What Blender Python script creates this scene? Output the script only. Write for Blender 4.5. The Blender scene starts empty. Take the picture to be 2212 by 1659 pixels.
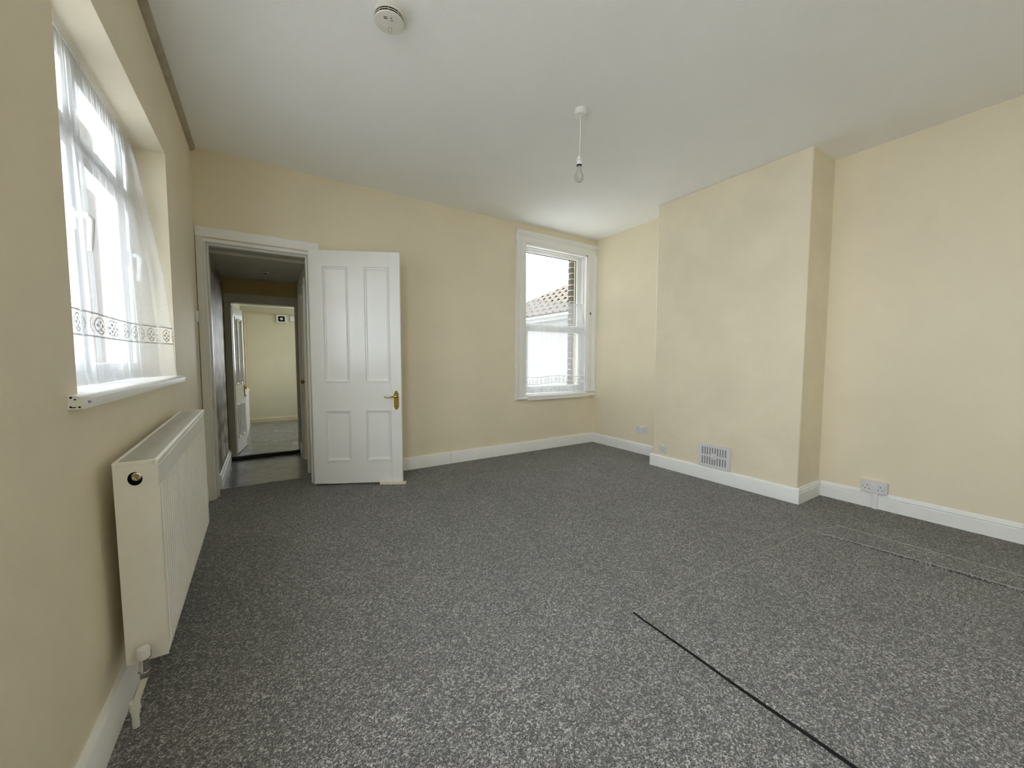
import bpy, math, random
from mathutils import Matrix, Vector
random.seed(7)
PI = math.pi
scene = bpy.context.scene
col = scene.collection

# ------------------------------------------------------------------ camera
F_PX, YAW, PITCH, ROLL = 831.34, 0.5710, 0.0620, 0.0024
CAM = Vector((0.4067, -3.7168, 1.0864))
cy_, sy_, cp_, sp_ = math.cos(YAW), math.sin(YAW), math.cos(PITCH), math.sin(PITCH)
fwd = Vector((sy_*cp_, cy_*cp_, -sp_)); rgt = Vector((cy_, -sy_, 0)); up = rgt.cross(fwd)
c_, s_ = math.cos(ROLL), math.sin(ROLL)
r2 = rgt*c_ + up*s_; u2 = up*c_ - rgt*s_
cd = bpy.data.cameras.new('camera'); cam = bpy.data.objects.new('camera', cd); col.objects.link(cam)
cd.sensor_fit = 'HORIZONTAL'; cd.sensor_width = 36.0; cd.lens = 36.0*F_PX/2212.0
cd.clip_start = 0.02; cd.clip_end = 200
cam.matrix_world = Matrix(((r2.x, u2.x, -fwd.x, CAM.x), (r2.y, u2.y, -fwd.y, CAM.y), (r2.z, u2.z, -fwd.z, CAM.z), (0, 0, 0, 1)))
scene.camera = cam

# ------------------------------------------------------------------ world: bright overcast sky
SKY = 9.0
w = bpy.data.worlds.new('overcast_sky'); scene.world = w; w.use_nodes = True
bg = w.node_tree.nodes['Background']
bg.inputs[0].default_value = (0.93, 0.955, 1.0, 1); bg.inputs[1].default_value = SKY

def portal(name, loc, rot, sx, sy):
    l = bpy.data.lights.new(name, 'AREA'); l.shape = 'RECTANGLE'; l.size = sx; l.size_y = sy
    l.cycles.is_portal = True
    o = bpy.data.objects.new(name, l); o.location = loc; o.rotation_euler = rot; col.objects.link(o)
# sampling guides set in the window openings (portals give off no light of their own)
portal('window_portal', (-0.24, -1.62, 1.58), (0, -PI/2, 0), 1.2, 1.36)
portal('window_portal', (3.46, 0.2, 1.55), (-PI/2, 0, 0), 0.92, 1.75)
portal('window_portal', (1.35, 4.0, 1.35), (-PI/2, 0, 0), 0.7, 1.0)

portal('window_portal', (-0.24, -3.775, 1.575), (0, -PI/2, 0), 1.5, 1.6)
portal('window_portal', (1.88, 2.95, 1.35), (0, PI/2, 0), 1.0, 0.68)

vs = scene.view_settings
vs.view_transform = 'Standard'; vs.look = 'None'; vs.gamma = 1.0; vs.use_curve_mapping = False
vs.exposure = 0.29
scene.cycles.max_bounces = 14; scene.cycles.diffuse_bounces = 9; scene.cycles.transparent_max_bounces = 24
scene.cycles.glossy_bounces = 4; scene.cycles.transmission_bounces = 8
scene.cycles.sample_clamp_indirect = 8.0
scene.cycles.use_denoising = True
scene.cycles.caustics_reflective = False; scene.cycles.caustics_refractive = False

# ------------------------------------------------------------------ materials
def mat(name):
    m = bpy.data.materials.new(name); m.use_nodes = True
    nt = m.node_tree
    return m, nt, nt.nodes['Principled BSDF']
def N(nt, t, **k):
    n = nt.nodes.new(t)
    for a, b in k.items():
        if a in n.inputs.keys(): n.inputs[a].default_value = b
        else: setattr(n, a, b)
    return n
def ramp(nt, src, stops):
    r = nt.nodes.new('ShaderNodeValToRGB'); e = r.color_ramp.elements
    while len(e) < len(stops): e.new(0.5)
    for i, (p, c) in enumerate(stops):
        e[i].position = p; e[i].color = (c, c, c, 1) if isinstance(c, (int, float)) else (*c, 1)
    nt.links.new(src, r.inputs[0]); return r
def paint(name, rgb, rough=0.6, spec=0.3, bumps=(), var=0.0, vscale=3.0, metal=0.0, coat=0.0):
    """paint / plaster with fine relief; bumps = [(scale, strength, stretch)]"""
    m, nt, b = mat(name); L = nt.links
    b.inputs['Roughness'].default_value = rough; b.inputs['Specular IOR Level'].default_value = spec
    b.inputs['Metallic'].default_value = metal; b.inputs['Coat Weight'].default_value = coat
    b.inputs['Base Color'].default_value = (*rgb, 1)
    tc = N(nt, 'ShaderNodeTexCoord')
    if var:
        n = N(nt, 'ShaderNodeTexNoise', Scale=vscale, Detail=5.0, Roughness=0.6); L.new(tc.outputs['Object'], n.inputs['Vector'])
        lo = tuple(c*(1-var) for c in rgb); hi = tuple(min(1, c*(1+var)) for c in rgb)
        r = ramp(nt, n.outputs['Fac'], [(0.3, lo), (0.7, hi)]); L.new(r.outputs[0], b.inputs['Base Color'])
    prev = None
    for sc, st, stretch in bumps:
        mp = N(nt, 'ShaderNodeMapping'); mp.inputs['Scale'].default_value = stretch; L.new(tc.outputs['Object'], mp.inputs[0])
        n = N(nt, 'ShaderNodeTexNoise', Scale=sc, Detail=3.0, Roughness=0.6); L.new(mp.outputs[0], n.inputs['Vector'])
        bp = N(nt, 'ShaderNodeBump', Strength=st, Distance=0.01); L.new(n.outputs['Fac'], bp.inputs['Height'])
        if prev: L.new(prev.outputs[0], bp.inputs['Normal'])
        prev = bp
    if prev: L.new(prev.outputs[0], b.inputs['Normal'])
    return m
O3 = (1, 1, 1)
CREAM = (0.80, 0.73, 0.575)
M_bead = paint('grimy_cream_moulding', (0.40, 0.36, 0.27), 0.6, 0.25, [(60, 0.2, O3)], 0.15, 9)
M_wall = paint('cream_emulsion', CREAM, 0.55, 0.25, [(170, 0.10, O3), (9, 0.10, O3)], 0.035, 2.2)
M_chim = paint('patched_cream_plaster', CREAM, 0.5, 0.3, [(150, 0.10, O3), (5, 0.35, O3), (16, 0.16, O3)], 0.05, 3.0)
M_ceil = paint('white_ceiling_paint', (0.91, 0.925, 0.935), 0.75, 0.15, [(180, 0.12, O3), (6, 0.16, O3)], 0.02, 1.5)
M_gloss = paint('white_gloss_paint', (0.85, 0.86, 0.86), 0.28, 0.5, [(26, 0.10, (1, 1, 0.35)), (120, 0.05, O3)], 0.02, 6)
M_door = paint('white_door_gloss', (0.87, 0.88, 0.88), 0.2, 0.5, [(20, 0.14, (1, 1, 0.3)), (60, 0.05, (1, 1, 0.4))], 0.015, 6)
M_skirt = paint('white_satin_paint', (0.84, 0.85, 0.85), 0.4, 0.4, [(40, 0.06, O3)], 0.03, 8)
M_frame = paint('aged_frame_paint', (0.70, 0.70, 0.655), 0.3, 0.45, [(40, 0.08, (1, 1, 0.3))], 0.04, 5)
M_hallceil = paint('shaded_hall_ceiling_paint', (0.52, 0.50, 0.44), 0.7, 0.15, [(150, 0.12, O3)], 0.03, 3)  # white ceiling paint, darkened to put the hall's shade into its colour
M_frame2 = paint('shaded_frame_paint', (0.44, 0.42, 0.35), 0.4, 0.35, [(40, 0.08, (1, 1, 0.3))], 0.05, 5)  # frame paint with the dim doorway's shade mixed into the colour
M_upvc = paint('white_upvc', (0.82, 0.83, 0.84), 0.25, 0.5)
M_plast = paint('white_plastic', (0.80, 0.80, 0.80), 0.3, 0.5)
M_grey_plast = paint('pale_grey_plastic', (0.70, 0.70, 0.72), 0.35, 0.45)
M_aged = paint('yellowed_plastic', (0.72, 0.71, 0.66), 0.35, 0.45, [(60, 0.03, O3)], 0.05, 20)
M_dark = paint('dark_gap', (0.012, 0.012, 0.012), 0.7, 0.2)
M_slot = paint('vent_shadow_mesh', (0.22, 0.22, 0.22), 0.6, 0.3)
M_rad = paint('cream_radiator_enamel', (0.88, 0.875, 0.83), 0.3, 0.45, [(90, 0.02, O3)], 0.035, 7)
M_radtop = paint('radiator_grille_metal', (0.62, 0.60, 0.57), 0.3, 0.5, [(60, 0.03, O3)], 0.10, 12)
M_chrome = paint('chrome', (0.62, 0.62, 0.62), 0.12, 0.5, metal=1.0)
M_brass = paint('polished_brass', (0.52, 0.37, 0.10), 0.16, 0.5, [(60, 0.02, O3)], metal=1.0)
M_pipew = paint('painted_pipe', (0.76, 0.75, 0.69), 0.35, 0.45, [(60, 0.05, O3)], 0.06, 25)
M_pipey = paint('cream_painted_pipe', (0.70, 0.62, 0.42), 0.35, 0.4)
M_rubber = paint('black_rubber_and_shadow', (0.012, 0.012, 0.012), 0.5, 0.3)  # also colours the shadow strip at the loose carpet's edge
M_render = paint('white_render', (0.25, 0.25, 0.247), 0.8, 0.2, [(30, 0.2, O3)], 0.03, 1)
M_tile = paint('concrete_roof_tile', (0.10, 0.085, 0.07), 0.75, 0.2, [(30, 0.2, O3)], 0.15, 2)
M_gutter = paint('grey_gutter', (0.35, 0.36, 0.38), 0.4, 0.4)
M_brick = paint('weathered_brick', (0.09, 0.08, 0.075), 0.8, 0.2, [(60, 0.3, O3)], 0.3, 12)
M_brickw = paint('dark_backdrop_brick', (0.16, 0.15, 0.145), 0.85, 0.2, [(25, 0.2, O3)], 0.2, 3)  # kept dark for the added backdrop behind the left net
M_mortar = paint('pale_mortar', (0.62, 0.60, 0.56), 0.85, 0.2, [(80, 0.2, O3)])
M_yard = paint('yard_concrete', (0.58, 0.57, 0.55), 0.85, 0.2, [(20, 0.2, O3)], 0.1, 1)
M_fray_light = paint('pale_threads_and_crest_light', (0.42, 0.41, 0.39), 0.9, 0.1)  # threads at the end, painted crest light along the strip sides
M_wedge = paint('painted_wood_offcut', (0.78, 0.72, 0.58), 0.5, 0.3, [(40, 0.2, O3)], 0.12, 40)
M_kitch = paint('kitchen_emulsion', (0.70, 0.665, 0.51), 0.55, 0.25, [(150, 0.1, O3)], 0.03, 3)
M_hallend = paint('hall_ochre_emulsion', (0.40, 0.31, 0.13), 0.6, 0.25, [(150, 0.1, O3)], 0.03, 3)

def carpet():
    m, nt, b = mat('grey_fleck_carpet'); L = nt.links
    tc = N(nt, 'ShaderNodeTexCoord')
    nd = N(nt, 'ShaderNodeTexNoise', Scale=220.0, Detail=2.0); L.new(tc.outputs['Object'], nd.inputs['Vector'])
    mx = N(nt, 'ShaderNodeVectorMath', operation='MULTIPLY_ADD'); mx.inputs[1].default_value = (0.004, 0.004, 0.004)
    L.new(nd.outputs['Color'], mx.inputs[0]); L.new(tc.outputs['Object'], mx.inputs[2])
    v = N(nt, 'ShaderNodeTexVoronoi', Scale=400.0); L.new(mx.outputs[0], v.inputs['Vector'])
    sp = N(nt, 'ShaderNodeSeparateColor'); L.new(v.outputs['Color'], sp.inputs[0])
    v2 = N(nt, 'ShaderNodeTexVoronoi', Scale=165.0); L.new(mx.outputs[0], v2.inputs['Vector'])
    sp2 = N(nt, 'ShaderNodeSeparateColor'); L.new(v2.outputs['Color'], sp2.inputs[0])
    mixf = N(nt, 'ShaderNodeMath', operation='MULTIPLY_ADD'); mixf.inputs[1].default_value = 0.42; L.new(sp2.outputs[0], mixf.inputs[0])
    sc1 = N(nt, 'ShaderNodeMath', operation='MULTIPLY'); sc1.inputs[1].default_value = 0.58; L.new(sp.outputs[0], sc1.inputs[0]); L.new(sc1.outputs[0], mixf.inputs[2])
    r = ramp(nt, mixf.outputs[0], [(0.14, (0.003, 0.003, 0.003)), (0.39, (0.022, 0.022, 0.020)), (0.56, (0.14, 0.137, 0.131)), (0.73, (0.42, 0.41, 0.396)), (0.90, (0.85, 0.84, 0.81))])
    # brushed pile: broad uneven lay
    n2 = N(nt, 'ShaderNodeTexNoise', Scale=3.2, Detail=4.0, Roughness=0.6); L.new(tc.outputs['Object'], n2.inputs['Vector'])
    r2_ = ramp(nt, n2.outputs['Fac'], [(0.3, 0.86), (0.7, 1.14)])
    mm = N(nt, 'ShaderNodeMix', data_type='RGBA', blend_type='MULTIPLY'); mm.inputs[0].default_value = 1
    L.new(r.outputs[0], mm.inputs[6]); L.new(r2_.outputs[0], mm.inputs[7])
    L.new(mm.outputs[2], b.inputs['Base Color'])
    b.inputs['Roughness'].default_value = 0.95; b.inputs['Specular IOR Level'].default_value = 0.1
    b.inputs['Sheen Weight'].default_value = 0.6; b.inputs['Sheen Roughness'].default_value = 0.4
    sub = N(nt, 'ShaderNodeMath', operation='SUBTRACT'); sub.inputs[0].default_value = 1.0; L.new(v.outputs['Distance'], sub.inputs[1])
    add = N(nt, 'ShaderNodeMath', operation='ADD'); L.new(sub.outputs[0], add.inputs[0]); L.new(sp.outputs[1], add.inputs[1])
    bp = N(nt, 'ShaderNodeBump', Strength=0.9, Distance=0.006); L.new(add.outputs[0], bp.inputs['Height']); L.new(bp.outputs[0], b.inputs['Normal'])
    return m
M_carpet = carpet()

def vinyl():
    m, nt, b = mat('grey_marbled_vinyl'); L = nt.links
    tc = N(nt, 'ShaderNodeTexCoord'); mp = N(nt, 'ShaderNodeMapping'); mp.inputs['Scale'].default_value = (3, 9, 3); L.new(tc.outputs['Object'], mp.inputs[0])
    n = N(nt, 'ShaderNodeTexNoise', Scale=2.2, Detail=7.0, Roughness=0.65); L.new(mp.outputs[0], n.inputs['Vector'])
    r = ramp(nt, n.outputs['Fac'], [(0.35, (0.10, 0.105, 0.11)), (0.55, (0.17, 0.175, 0.18)), (0.75, (0.34, 0.345, 0.35))]); L.new(r.outputs[0], b.inputs['Base Color'])
    b.inputs['Roughness'].default_value = 0.24; b.inputs['Specular IOR Level'].default_value = 0.6
    bp = N(nt, 'ShaderNodeBump', Strength=0.10, Distance=0.004); L.new(n.outputs['Fac'], bp.inputs['Height']); L.new(bp.outputs[0], b.inputs['Normal'])
    return m
M_vinyl = vinyl()

def wallpaper():
    m, nt, b = mat('silver_leaf_wallpaper'); L = nt.links
    tc = N(nt, 'ShaderNodeTexCoord'); mp = N(nt, 'ShaderNodeMapping'); mp.inputs['Scale'].default_value = (12.0, 12.0, 5.8); L.new(tc.outputs['Object'], mp.inputs[0])
    v = N(nt, 'ShaderNodeTexVoronoi', Scale=1.0, Randomness=0.4); L.new(mp.outputs[0], v.inputs['Vector'])
    sp = N(nt, 'ShaderNodeSeparateColor'); L.new(v.outputs['Color'], sp.inputs[0])
    r = ramp(nt, v.outputs['Distance'], [(0.0, (0.50, 0.47, 0.40)), (0.34, (0.66, 0.64, 0.57)), (0.46, (0.50, 0.46, 0.38)), (0.60, (0.17, 0.14, 0.10))])
    L.new(r.outputs[0], b.inputs['Base Color'])
    b.inputs['Roughness'].default_value = 0.48
    bp = N(nt, 'ShaderNodeBump', Strength=0.25, Distance=0.004); bp.invert = True; L.new(v.outputs['Distance'], bp.inputs['Height']); L.new(bp.outputs[0], b.inputs['Normal'])
    return m
M_paper = wallpaper()

def pane_glass():
    m, nt, b = mat('window_glass'); L = nt.links; nt.nodes.remove(b)
    t = N(nt, 'ShaderNodeBsdfTransparent'); t.inputs[0].default_value = (0.97, 0.985, 0.98, 1)
    g = N(nt, 'ShaderNodeBsdfGlossy', Roughness=0.02); mx = N(nt, 'ShaderNodeMixShader'); mx.inputs[0].default_value = 0.06
    L.new(t.outputs[0], mx.inputs[1]); L.new(g.outputs[0], mx.inputs[2]); L.new(mx.outputs[0], nt.nodes['Material Output'].inputs[0])
    return m
M_glass = pane_glass()
def bulb_glass():
    m, nt, b = mat('pearl_bulb_glass'); L = nt.links
    b.inputs['Base Color'].default_value = (0.50, 0.49, 0.45, 1); b.inputs['Roughness'].default_value = 0.05
    t = N(nt, 'ShaderNodeBsdfTransparent'); mx = N(nt, 'ShaderNodeMixShader'); mx.inputs[0].default_value = 0.55
    L.new(b.outputs[0], mx.inputs[1]); L.new(t.outputs[0], mx.inputs[2]); L.new(mx.outputs[0], nt.nodes['Material Output'].inputs[0])
    return m
M_bulb = bulb_glass()

def net_fabric(name, zc, pitch, sheer=0.46, tl=0.22):
    """sheer net with a woven lace band (rings with four lozenges between two plain bands); UV = metres across, metres up"""
    m, nt, b = mat(name); L = nt.links; nt.nodes.remove(b)
    uv = N(nt, 'ShaderNodeUVMap'); s = N(nt, 'ShaderNodeSeparateXYZ'); L.new(uv.outputs[0], s.inputs[0])
    def M_(op, a, bb=None, cc=None):
        n = N(nt, 'ShaderNodeMath', operation=op)
        for i, q in enumerate((a, bb, cc)):
            if q is None: continue
            if isinstance(q, (int, float)): n.inputs[i].default_value = q
            else: L.new(q, n.inputs[i])
        return n.outputs[0]
    X = M_('SUBTRACT', M_('FRACT', M_('DIVIDE', s.outputs[0], pitch)), 0.5)
    Z = M_('DIVIDE', M_('SUBTRACT', s.outputs[1], zc), pitch)
    aZ = M_('ABSOLUTE', Z)
    rr = M_('SQRT', M_('ADD', M_('MULTIPLY', M_('MULTIPLY', X, X), 1.15), M_('MULTIPLY', M_('MULTIPLY', Z, Z), 1.0)))
    ring = M_('LESS_THAN', M_('ABSOLUTE', M_('SUBTRACT', rr, 0.385)), 0.032)
    def diamond(cx, cz, h):
        return M_('LESS_THAN', M_('ADD', M_('ABSOLUTE', M_('SUBTRACT', X, cx)), M_('ABSOLUTE', M_('SUBTRACT', Z, cz))), h)
    dots = diamond(0.0, 0.17, 0.115)
    for cx, cz in ((0.0, -0.17), (0.17, 0.0), (-0.17, 0.0)): dots = M_('MAXIMUM', dots, diamond(cx, cz, 0.115))
    for cx, cz in ((0.16, -0.26), (-0.16, -0.26)): dots = M_('MAXIMUM', dots, diamond(cx, cz, 0.075))
    inband = M_('LESS_THAN', aZ, 0.5)
    edge = M_('MULTIPLY', M_('GREATER_THAN', aZ, 0.50), M_('LESS_THAN', aZ, 0.585))
    dense = M_('MAXIMUM', M_('MULTIPLY', M_('MAXIMUM', ring, dots), inband), edge)
    nz = N(nt, 'ShaderNodeTexNoise', Scale=60.0, Detail=2.0); L.new(uv.outputs[0], nz.inputs['Vector'])
    base = M_('MULTIPLY_ADD', nz.outputs['Fac'], 0.08, sheer - 0.04)
    ground = M_('MULTIPLY_ADD', inband, -0.16, base)
    fac = M_('MAXIMUM', ground, M_('MULTIPLY', dense, 0.97))
    t = N(nt, 'ShaderNodeBsdfTransparent')
    tr = N(nt, 'ShaderNodeBsdfTranslucent'); tr.inputs[0].default_value = (0.88, 0.90, 0.93, 1)
    df = N(nt, 'ShaderNodeBsdfDiffuse'); df.inputs[0].default_value = (0.66, 0.68, 0.71, 1)
    m1 = N(nt, 'ShaderNodeMixShader')
    L.new(M_('MULTIPLY_ADD', dense, 0.97-(1-tl), 1-tl), m1.inputs[0]); L.new(tr.outputs[0], m1.inputs[1]); L.new(df.outputs[0], m1.inputs[2])
    m2 = N(nt, 'ShaderNodeMixShader'); L.new(fac, m2.inputs[0]); L.new(t.outputs[0], m2.inputs[1]); L.new(m1.outputs[0], m2.inputs[2])
    L.new(m2.outputs[0], nt.nodes['Material Output'].inputs[0])
    return m
M_net1 = net_fabric('net_curtain_left', 1.207, 0.075)
M_net2 = net_fabric('net_curtain_back', 0.845, 0.072, sheer=0.52, tl=0.10)

# ------------------------------------------------------------------ mesh building
class MB:
    def __init__(s): s.v = []; s.f = []; s.uv = None
    def add(s, vs, fs):
        o = len(s.v); s.v += [tuple(p) for p in vs]; s.f += [tuple(i+o for i in f) for f in fs]; return s
    def box(s, x0, x1, y0, y1, z0, z1):
        return s.add([(x0, y0, z0), (x1, y0, z0), (x1, y1, z0), (x0, y1, z0), (x0, y0, z1), (x1, y0, z1), (x1, y1, z1), (x0, y1, z1)],
                     [(3, 2, 1, 0), (4, 5, 6, 7), (0, 1, 5, 4), (1, 2, 6, 5), (2, 3, 7, 6), (3, 0, 4, 7)])
    def prism(s, pts, axis, a0, a1):
        """2-D outline pts extruded along axis 0/1/2; pts are in the two other axes in order"""
        def P(q, a): l = [q[0], q[1]]; l.insert(axis, a); return l
        n = len(pts)
        return s.add([P(q, a0) for q in pts] + [P(q, a1) for q in pts],
                     [tuple(range(n-1, -1, -1)), tuple(range(n, 2*n))] + [(i, (i+1) % n, n+(i+1) % n, n+i) for i in range(n)])
    def lathe(s, prof, c, axis=2, n=32, cap=True):
        """prof = [(r, h)] turned about axis through c"""
        vs = []
        for r, h in prof:
            for k in range(n):
                a = 2*PI*k/n; p = [r*math.cos(a), r*math.sin(a)]; p.insert(axis, h)
                vs.append((p[0]+c[0], p[1]+c[1], p[2]+c[2]))
        fs = []
        for i in range(len(prof)-1):
            for k in range(n): fs.append((i*n+k, i*n+(k+1) % n, (i+1)*n+(k+1) % n, (i+1)*n+k))
        if cap:
            fs.append(tuple(range(n-1, -1, -1))); fs.append(tuple(range((len(prof)-1)*n, len(prof)*n)))
        return s.add(vs, fs)
    def tube(s, path, r, n=12):
        path = [Vector(p) for p in path]; rs = r if isinstance(r, (list, tuple)) else [r]*len(path)
        vs = []; fs = []; ref = None
        for i, p in enumerate(path):
            t = (path[min(i+1, len(path)-1)] - path[max(i-1, 0)]).normalized()
            if ref is None: ref = Vector((0, 0, 1)) if abs(t.z) < 0.9 else Vector((1, 0, 0))
            a = (ref - t*ref.dot(t)).normalized(); b = t.cross(a); ref = a
            for k in range(n):
                q = 2*PI*k/n; vs.append(p + a*math.cos(q)*rs[i] + b*math.sin(q)*rs[i])
        for i in range(len(path)-1):
            for k in range(n): fs.append((i*n+k, i*n+(k+1) % n, (i+1)*n+(k+1) % n, (i+1)*n+k))
        fs.append(tuple(range(n-1, -1, -1))); fs.append(tuple(range((len(path)-1)*n, len(path)*n)))
        return s.add(vs, fs)
    def build(s, name, m, parent=None, bevel=0.0, seg=2, smooth=None, recalc=True):
        me = bpy.data.meshes.new(name)
        off = Vector((0, 0, 0))
        if parent is not None and not parent.get('_local'): off = ROOTLOC.get(parent.name, Vector((0, 0, 0)))
        me.from_pydata([tuple(Vector(p)-off) for p in s.v], [], s.f)
        if recalc:
            import bmesh
            bm = bmesh.new(); bm.from_mesh(me); bmesh.ops.recalc_face_normals(bm, faces=bm.faces); bm.to_mesh(me); bm.free()
        if s.uv:
            ul = me.uv_layers.new(name='UVMap')
            for lp in me.loops: ul.data[lp.index].uv = s.uv[lp.vertex_index]
        me.materials.append(m)
        if smooth is not None:
            me.shade_smooth(); me.set_sharp_from_angle(angle=math.radians(smooth))
        o = bpy.data.objects.new(name, me); col.objects.link(o)
        if parent is not None:
            o.parent = parent; ROOTLOC[o.name] = off
        if bevel:
            md = o.modifiers.new('bevel', 'BEVEL'); md.width = bevel; md.segments = seg; md.limit_method = 'ANGLE'; md.angle_limit = math.radians(40)
            if smooth is None: me.shade_smooth(); me.set_sharp_from_angle(angle=math.radians(35))
        return o
ROOTLOC = {}
def tag(o, label, cat, group=None, kind=None):
    o['label'] = label; o['category'] = cat
    if group: o['group'] = group
    if kind: o['kind'] = kind
    return o
def thing(name, label, cat, loc=(0, 0, 0), group=None, kind=None, rotz=0.0):
    o = bpy.data.objects.new(name, None); o.empty_display_size = 0.05; col.objects.link(o)
    o.location = loc; o.rotation_euler = (0, 0, rotz); ROOTLOC[o.name] = Vector((0, 0, 0)) if rotz else Vector(loc)
    return tag(o, label, cat, group, kind)
def bx(*a): return MB().box(*a)

def wall_slab(axis, front, back, a0, a1, z0, z1, holes):
    """slab with openings. axis=0: wall lies in a plane of constant x (a = y); axis=1: constant y (a = x)"""
    A = sorted({a0, a1, *[h[0] for h in holes], *[h[1] for h in holes]}); Z = sorted({z0, z1, *[h[2] for h in holes], *[h[3] for h in holes]})
    m = MB()
    def P(d, a, z): return (d, a, z) if axis == 0 else (a, d, z)
    def solid(i, j):
        if i < 0 or j < 0 or i >= len(A)-1 or j >= len(Z)-1: return False
        ca, cz = (A[i]+A[i+1])/2, (Z[j]+Z[j+1])/2
        return not any(h[0] < ca < h[1] and h[2] < cz < h[3] for h in holes)
    def quad(*p): m.add(p, [(0, 1, 2, 3)])
    for i in range(len(A)-1):
        for j in range(len(Z)-1):
            if not solid(i, j): continue
            x0, x1, q0, q1 = A[i], A[i+1], Z[j], Z[j+1]
            for d in (front, back): quad(P(d, x0, q0), P(d, x1, q0), P(d, x1, q1), P(d, x0, q1))
            for di, dj, e in ((-1, 0, ((x0, q0), (x0, q1))), (1, 0, ((x1, q0), (x1, q1))), (0, -1, ((x0, q0), (x1, q0))), (0, 1, ((x0, q1), (x1, q1)))):
                if not solid(i+di, j+dj):
                    (p, q), (r, s) = e; quad(P(front, p, q), P(front, r, s), P(back, r, s), P(back, p, q))
    import bmesh
    bm = bmesh.new(); vs = [bm.verts.new(v) for v in m.v]
    for f in m.f: bm.faces.new([vs[k] for k in f])
    bmesh.ops.remove_doubles(bm, verts=bm.verts, dist=1e-5)
    me = bpy.data.meshes.new('t'); bm.to_mesh(me); bm.free()
    r = MB(); r.v = [tuple(v.co) for v in me.vertices]; r.f = [tuple(p.vertices) for p in me.polygons]; bpy.data.meshes.remove(me)
    return r
def struct(o, label, cat): return tag(o, label, cat, kind='structure')

# ------------------------------------------------------------------ room dimensions (metres)
H = 2.638; W1 = 4.082; CH = 3.785; W2 = 4.182; YC0 = -1.172; YC1 = -2.4745; YN = -4.75; TH = 0.26
WL = dict(y0=-2.285, y1=-0.963, z0=0.985, z1=2.165)                # left window opening
WB = dict(x0=2.97, x1=3.95, z0=0.66, z1=2.43)                      # back window opening
DX0, DX1, DZ = 0.04, 0.76, 1.99                                    # doorway

struct(bx(-0.02, W2+0.3, YN, 0.262, -0.05, 0.0).build('floor', M_carpet), 'dark grey fleck carpet covering the whole floor', 'floor')
struct(bx(-0.3, W2+0.4, YN-0.2, 0.3, H, H+0.12).build('ceiling', M_ceil), 'flat white painted ceiling with uneven plaster', 'ceiling')
struct(wall_slab(0, 0.0, -TH, YN, 0.26, -0.05, H, [(WL['y0'], WL['y1'], WL['z0'], WL['z1']), (-4.60, -2.95, 0.80, 2.35)]).build('wall_left', M_wall), 'cream wall with the recessed window above the radiator', 'wall')
struct(wall_slab(1, 0.0, TH, 0.0, W1+0.4, -0.05, H, [(DX0, DX1, -0.05, DZ), (WB['x0'], WB['x1'], WB['z0'], WB['z1'])]).build('wall_back', M_wall), 'cream wall holding the open doorway and the sash window', 'wall')
struct(bx(W1, W1+0.5, YC0-0.02, 0.0, -0.05, H).build('wall_right', M_wall), 'cream alcove wall between sash window and chimney breast', 'wall')
struct(bx(CH, W1+0.5, YC1, YC0, -0.05, H).build('wall_chimney', M_chim, bevel=0.008), 'cream chimney breast with patched plaster and a vent', 'wall')
struct(bx(W2, W2+0.4, YN, YC1, -0.05, H).build('wall_right', M_wall), 'cream alcove wall nearest the viewer beside the chimney breast', 'wall')
struct(bx(-TH, W2+0.4, YN-0.2, YN, -0.05, H).build('wall_rear', M_wall), 'cream wall behind the viewer', 'wall')
W4 = (-4.60, -2.95, 0.80, 2.35)
t = thing('window_4', 'plain white window in the same wall behind the viewer, out of sight', 'window', (-0.1, -3.775, 0.80), kind='structure')
for a_ in ((W4[0], W4[1], W4[2], W4[2]+0.05), (W4[0], W4[1], W4[3]-0.05, W4[3]), (W4[0], W4[0]+0.05, W4[2]+0.05, W4[3]-0.05), (W4[1]-0.05, W4[1], W4[2]+0.05, W4[3]-0.05)):
    bx(-0.20, -0.14, *a_).build('frame', M_upvc, t, bevel=0.004)
bx(-0.174, -0.170, W4[0]+0.05, W4[1]-0.05, W4[2]+0.05, W4[3]-0.05).build('pane', M_glass, t)

# skirting boards
SK = 0.018
def skirt_profile(kind):
    if kind == 'plain': return [(0, 0), (SK, 0), (SK, 0.112), (SK-0.005, 0.120), (0, 0.122)]
    if kind == 'round': return [(0, 0), (SK, 0), (SK, 0.106), (SK-0.003, 0.113), (SK-0.010, 0.118), (0, 0.119)]
    return [(0, 0), (SK, 0), (SK, 0.082), (SK-0.003, 0.085), (SK-0.007, 0.086), (SK-0.004, 0.090), (SK-0.001, 0.096), (SK-0.004, 0.103), (SK-0.009, 0.105), (SK-0.009, 0.113), (SK-0.013, 0.119), (0, 0.121)]
def skirt(name, kind, wall, a0, a1, label):
    ax, base, sgn = wall
    pr = [(base+sgn*d, z) for d, z in skirt_profile(kind)]
    m = MB().prism(pr, 1 if ax == 0 else 0, a0, a1)
    return struct(m.build(name, M_skirt, smooth=35), label, 'skirting board')
skirt('baseboard_back', 'plain', (1, 0.0, -1), 0.826, 2.02, 'plain white skirting from door frame to the joint in the board')
skirt('baseboard_back', 'plain', (1, 0.0, -1), 2.0225, W1, 'plain white skirting under the sash window')
skirt('baseboard_alcove', 'torus', (0, W1, -1), YC0, -SK, 'moulded white skirting in the alcove beside the sash window')
skirt('baseboard_chimney', 'round', (0, CH, -1), YC1-SK, YC0+SK, 'plain white skirting across the chimney breast front')
skirt('baseboard_chimney_side', 'torus', (1, YC1, -1), CH, W2, 'short moulded white skirting on the chimney breast side')
skirt('baseboard_right', 'torus', (0, W2, -1), YN, YC1-SK, 'moulded white skirting below the double socket with trunking')
skirt('baseboard_left', 'plain', (0, 0.0, 1), YN, -0.045, 'plain white skirting behind the radiator')
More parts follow.
